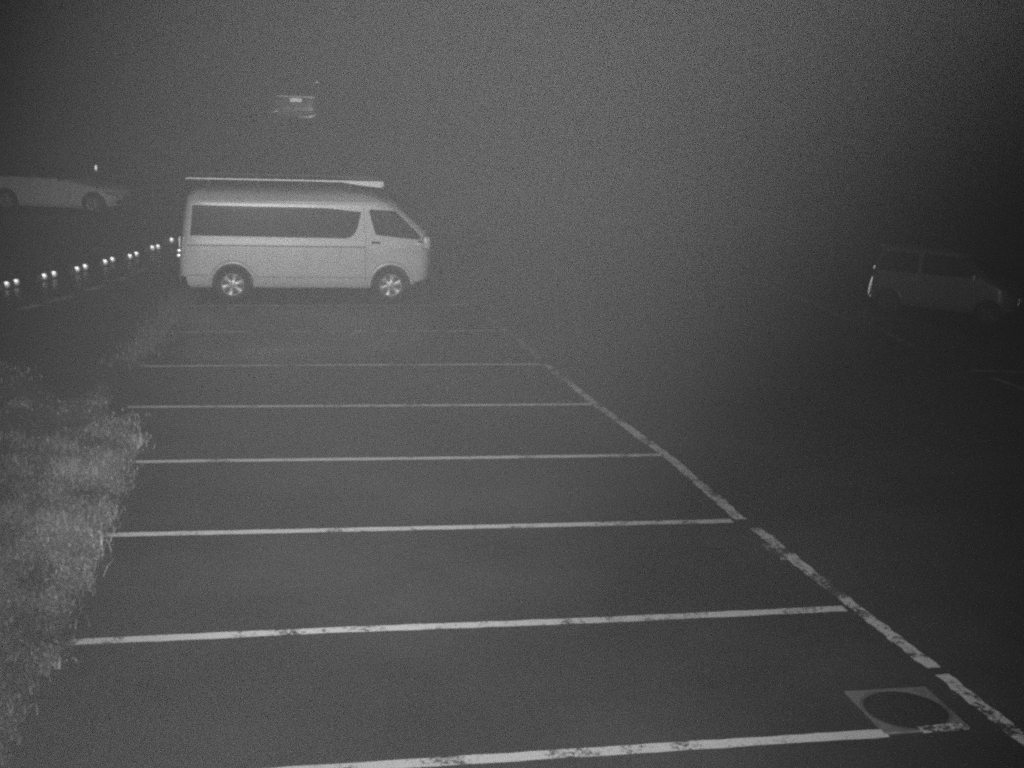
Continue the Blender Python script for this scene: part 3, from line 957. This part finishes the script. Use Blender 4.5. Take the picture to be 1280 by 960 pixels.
# far dark minivan on the upper terrace, seen from behind
FL = [(0.25, -0.86, 3.3, 0.74), (0.35, -0.93, 3.45, 0.82), (0.60, -0.95, 3.5, 0.845), (0.95, -0.92, 3.4, 0.845), (1.05, -0.90, 3.2, 0.84), (1.20, -0.87, 2.9, 0.815),
      (1.50, -0.80, 2.4, 0.765), (1.70, -0.74, 2.1, 0.72), (1.78, -0.66, 1.9, 0.66), (1.82, -0.5, 1.7, 0.52), (1.835, -0.3, 1.4, 0.38)]
def mini_extra(B, root):
    for sgn in (-1, 1):
        def rc(a, z, o, sgn=sgn):
            return (B.rear(sgn * a, z) - o, sgn * a, z)
        t = panel('tail_lamp', [(0.66, 0.95), (0.80, 0.95), (0.73, 1.5), (0.64, 1.5)], rc, 0.012, MT['dark_lens'], root, radii=.02, nx=6)
    panel('rear_window', [(-0.62, 1.06), (0.62, 1.06), (0.56, 1.62), (-0.56, 1.62)], on_rear(B), 0.006, MT['glass'], root, radii=.05)
    g = panel('chrome_garnish', [(-0.68, 0.965), (0.50, 0.975), (0.50, 1.02), (-0.68, 1.02)], on_rear(B), 0.03, MT['plate'], root, radii=.01, depth=.03)
    panel('number_plate', [(-0.26, 0.835), (0.10, 0.835), (0.10, 0.955), (-0.26, 0.955)], on_rear(B), 0.016, MT['plate'], root, radii=.01)
    panel('bumper', [(-0.83, 0.34), (0.83, 0.34), (0.84, 0.56), (-0.84, 0.56)], on_rear(B), 0.07, MT['wagon_paint'], root, radii=.05, depth=.08)
    panel('bumper_streak', [(-0.74, 0.43), (-0.45, 0.345), (-0.18, 0.335), (-0.18, 0.385), (-0.45, 0.395), (-0.74, 0.49)], on_rear(B), 0.085, MT['plate'], root, radii=.02, depth=.02)  # bright streaks on the bumper, laid on as raised strips of shiny metal
    panel('bumper_streak', [(0.46, 0.53), (0.80, 0.45), (0.80, 0.49), (0.46, 0.575)], on_rear(B), 0.085, MT['plate'], root, radii=.02, depth=.02)
mini, FB = car('minivan', 'dark minivan seen from behind on the terrace above the van', FL, (0.45, 0.6), (0.14, 0.3), 2.7, 0.36, 'dark_paint', 0.31,
               [([(-0.70, 1.08), (0.9, 1.08), (0.9, 1.58), (-0.62, 1.58)], .05), ([(1.0, 1.08), (2.6, 1.1), (2.2, 1.58), (1.0, 1.6)], .05)], None, mini_extra, hub='steel', half=0.845)
dd = pix_dir(363, 158)
t = 42.0 / dd.y
p = CAM + dd * t
print('minivan foot', p[:], terr(p.x, p.y))
mini.rotation_euler = (0, 0, math.radians(90 + 6))
mini.location = (p.x, p.y + 0.9, terr(p.x, p.y + 0.9) + 0.006)

# ------------------------------------------------------------------ wheel stops with reflectors
PAIRS = [((9, 356), (21, 353)), ((56, 346), (68, 343)), ((97, 337), (107, 334)), ((132, 328), (141, 325)), ((163, 321), (171, 318)), ((191, 311), (198, 308)), ((215, 302), (228, 297.5))]
ORD = ['concrete wheel stop with two reflectors nearest the left picture edge', 'second wheel stop from the left in the row of reflectors',
       'third wheel stop from the left in the row of reflectors', 'middle wheel stop in the row of seven with reflectors',
       'third wheel stop from the van end of the reflector row', 'wheel stop next to last before the van in the reflector row',
       'faintest wheel stop with reflectors, closest to the rear of the van']
RZ = 0.10
stop_mesh = None
for (a, b), lab in zip(PAIRS, ORD):
    A, B_ = ground_at(*a, dz=RZ), ground_at(*b, dz=RZ)
    mid = (A + B_) / 2
    ang = math.atan2(B_.y - A.y, B_.x - A.x)
    s = thing('wheel_stop', lab, 'wheel stop', (mid.x, mid.y, terr(mid.x, mid.y)), 'wheel stops with twin reflectors')
    s.rotation_euler = (0, 0, ang)
    # block lies behind the reflectors; +Y local is the far side
    if stop_mesh is None:
        V, F = bevel_box(0.62, 0.13, 0.14, c=(0, 0.085, 0.07), bev=0.015, taper=(0.96, 0.72))
        blk = obj('block', V, F, MT['concrete'], s, smooth=40)
        stop_mesh = blk.data
        Vd, Fd = dome(0.092, 0.022, 16, 5)
        ref_mesh = None
    else:
        link('block', stop_mesh, None, s)
    hs = (B_ - A).length / 2
    for sx in (-1, 1):
        if ref_mesh is None:
            r = obj('reflector', Vd, Fd, MT['retro'], s, smooth=60)
            ref_mesh = r.data
        else:
            r = link('reflector', ref_mesh, None, s)
        loc = Vector((sx * min(hs, 0.24), 0.018, RZ))
        r.location = loc
        # dome leans towards the lamp side of the lot
        world_xy = Matrix.Rotation(ang, 3, 'Z') @ loc + mid
        to = Vector((-world_xy.x, -world_xy.y, 0))
        r.rotation_euler = (0, 0, math.atan2(to.y, to.x) + math.pi / 2 - ang)

# ------------------------------------------------------------------ thin snow poles with a reflective tip
def snow_pole(u, v, y, tip, label, foot_dz=0.0):
    d = pix_dir(u, v)
    p = CAM + d * (y / d.y)
    z0 = terr(p.x, p.y)
    t = thing('snow_pole', label, 'pole', (p.x, p.y, z0), 'snow poles with reflective tips')
    h = p.z - z0
    V, F = lathe([(0.0, 0.0), (0.016, 0.0), (0.013, h - tip), (0.0, h - tip)], 10, 'z')
    obj('shaft', V, F, MT['black'], t, smooth=50)
    V, F = dome(0.05, 0.008, 14, 4)
    r = obj('reflective_tip', V, F, MT['retro'], t, smooth=60)
    r.scale = (1, 1, max(0.7, tip / 0.1))
    r.location = (0, -0.018, h - tip / 2)
    r.rotation_euler = (math.radians(-2), 0, math.atan2(-p.y, -p.x) + math.pi / 2)
snow_pole(120, 205, 35.9, 0.20, 'thin snow pole with bright tip in front of the low pale car')
snow_pole(396, 101, 41.2, 0.07, 'thin snow pole with tiny bright tip beside the far minivan')

# ------------------------------------------------------------------ fog
V, F = bevel_box(300, 222, 9.6, c=(0, 84, 3.1), bev=0)
hz = obj('haze', V, F, None)
hz['kind'] = 'stuff'
hz['label'] = 'thin night fog filling the whole lot'
hm = bpy.data.materials.new('fog')
hm.use_nodes = True
n, l = hm.node_tree.nodes, hm.node_tree.links
n.remove(n['Principled BSDF'])
pv = n.new('ShaderNodeVolumePrincipled')
pv.inputs['Color'].default_value = (0.95, 0.95, 0.95, 1)
pv.inputs['Density'].default_value = 0.017
pv.inputs['Anisotropy'].default_value = 0.715
l.new(pv.outputs[0], n['Material Output'].inputs['Volume'])
hz.data.materials.append(hm)
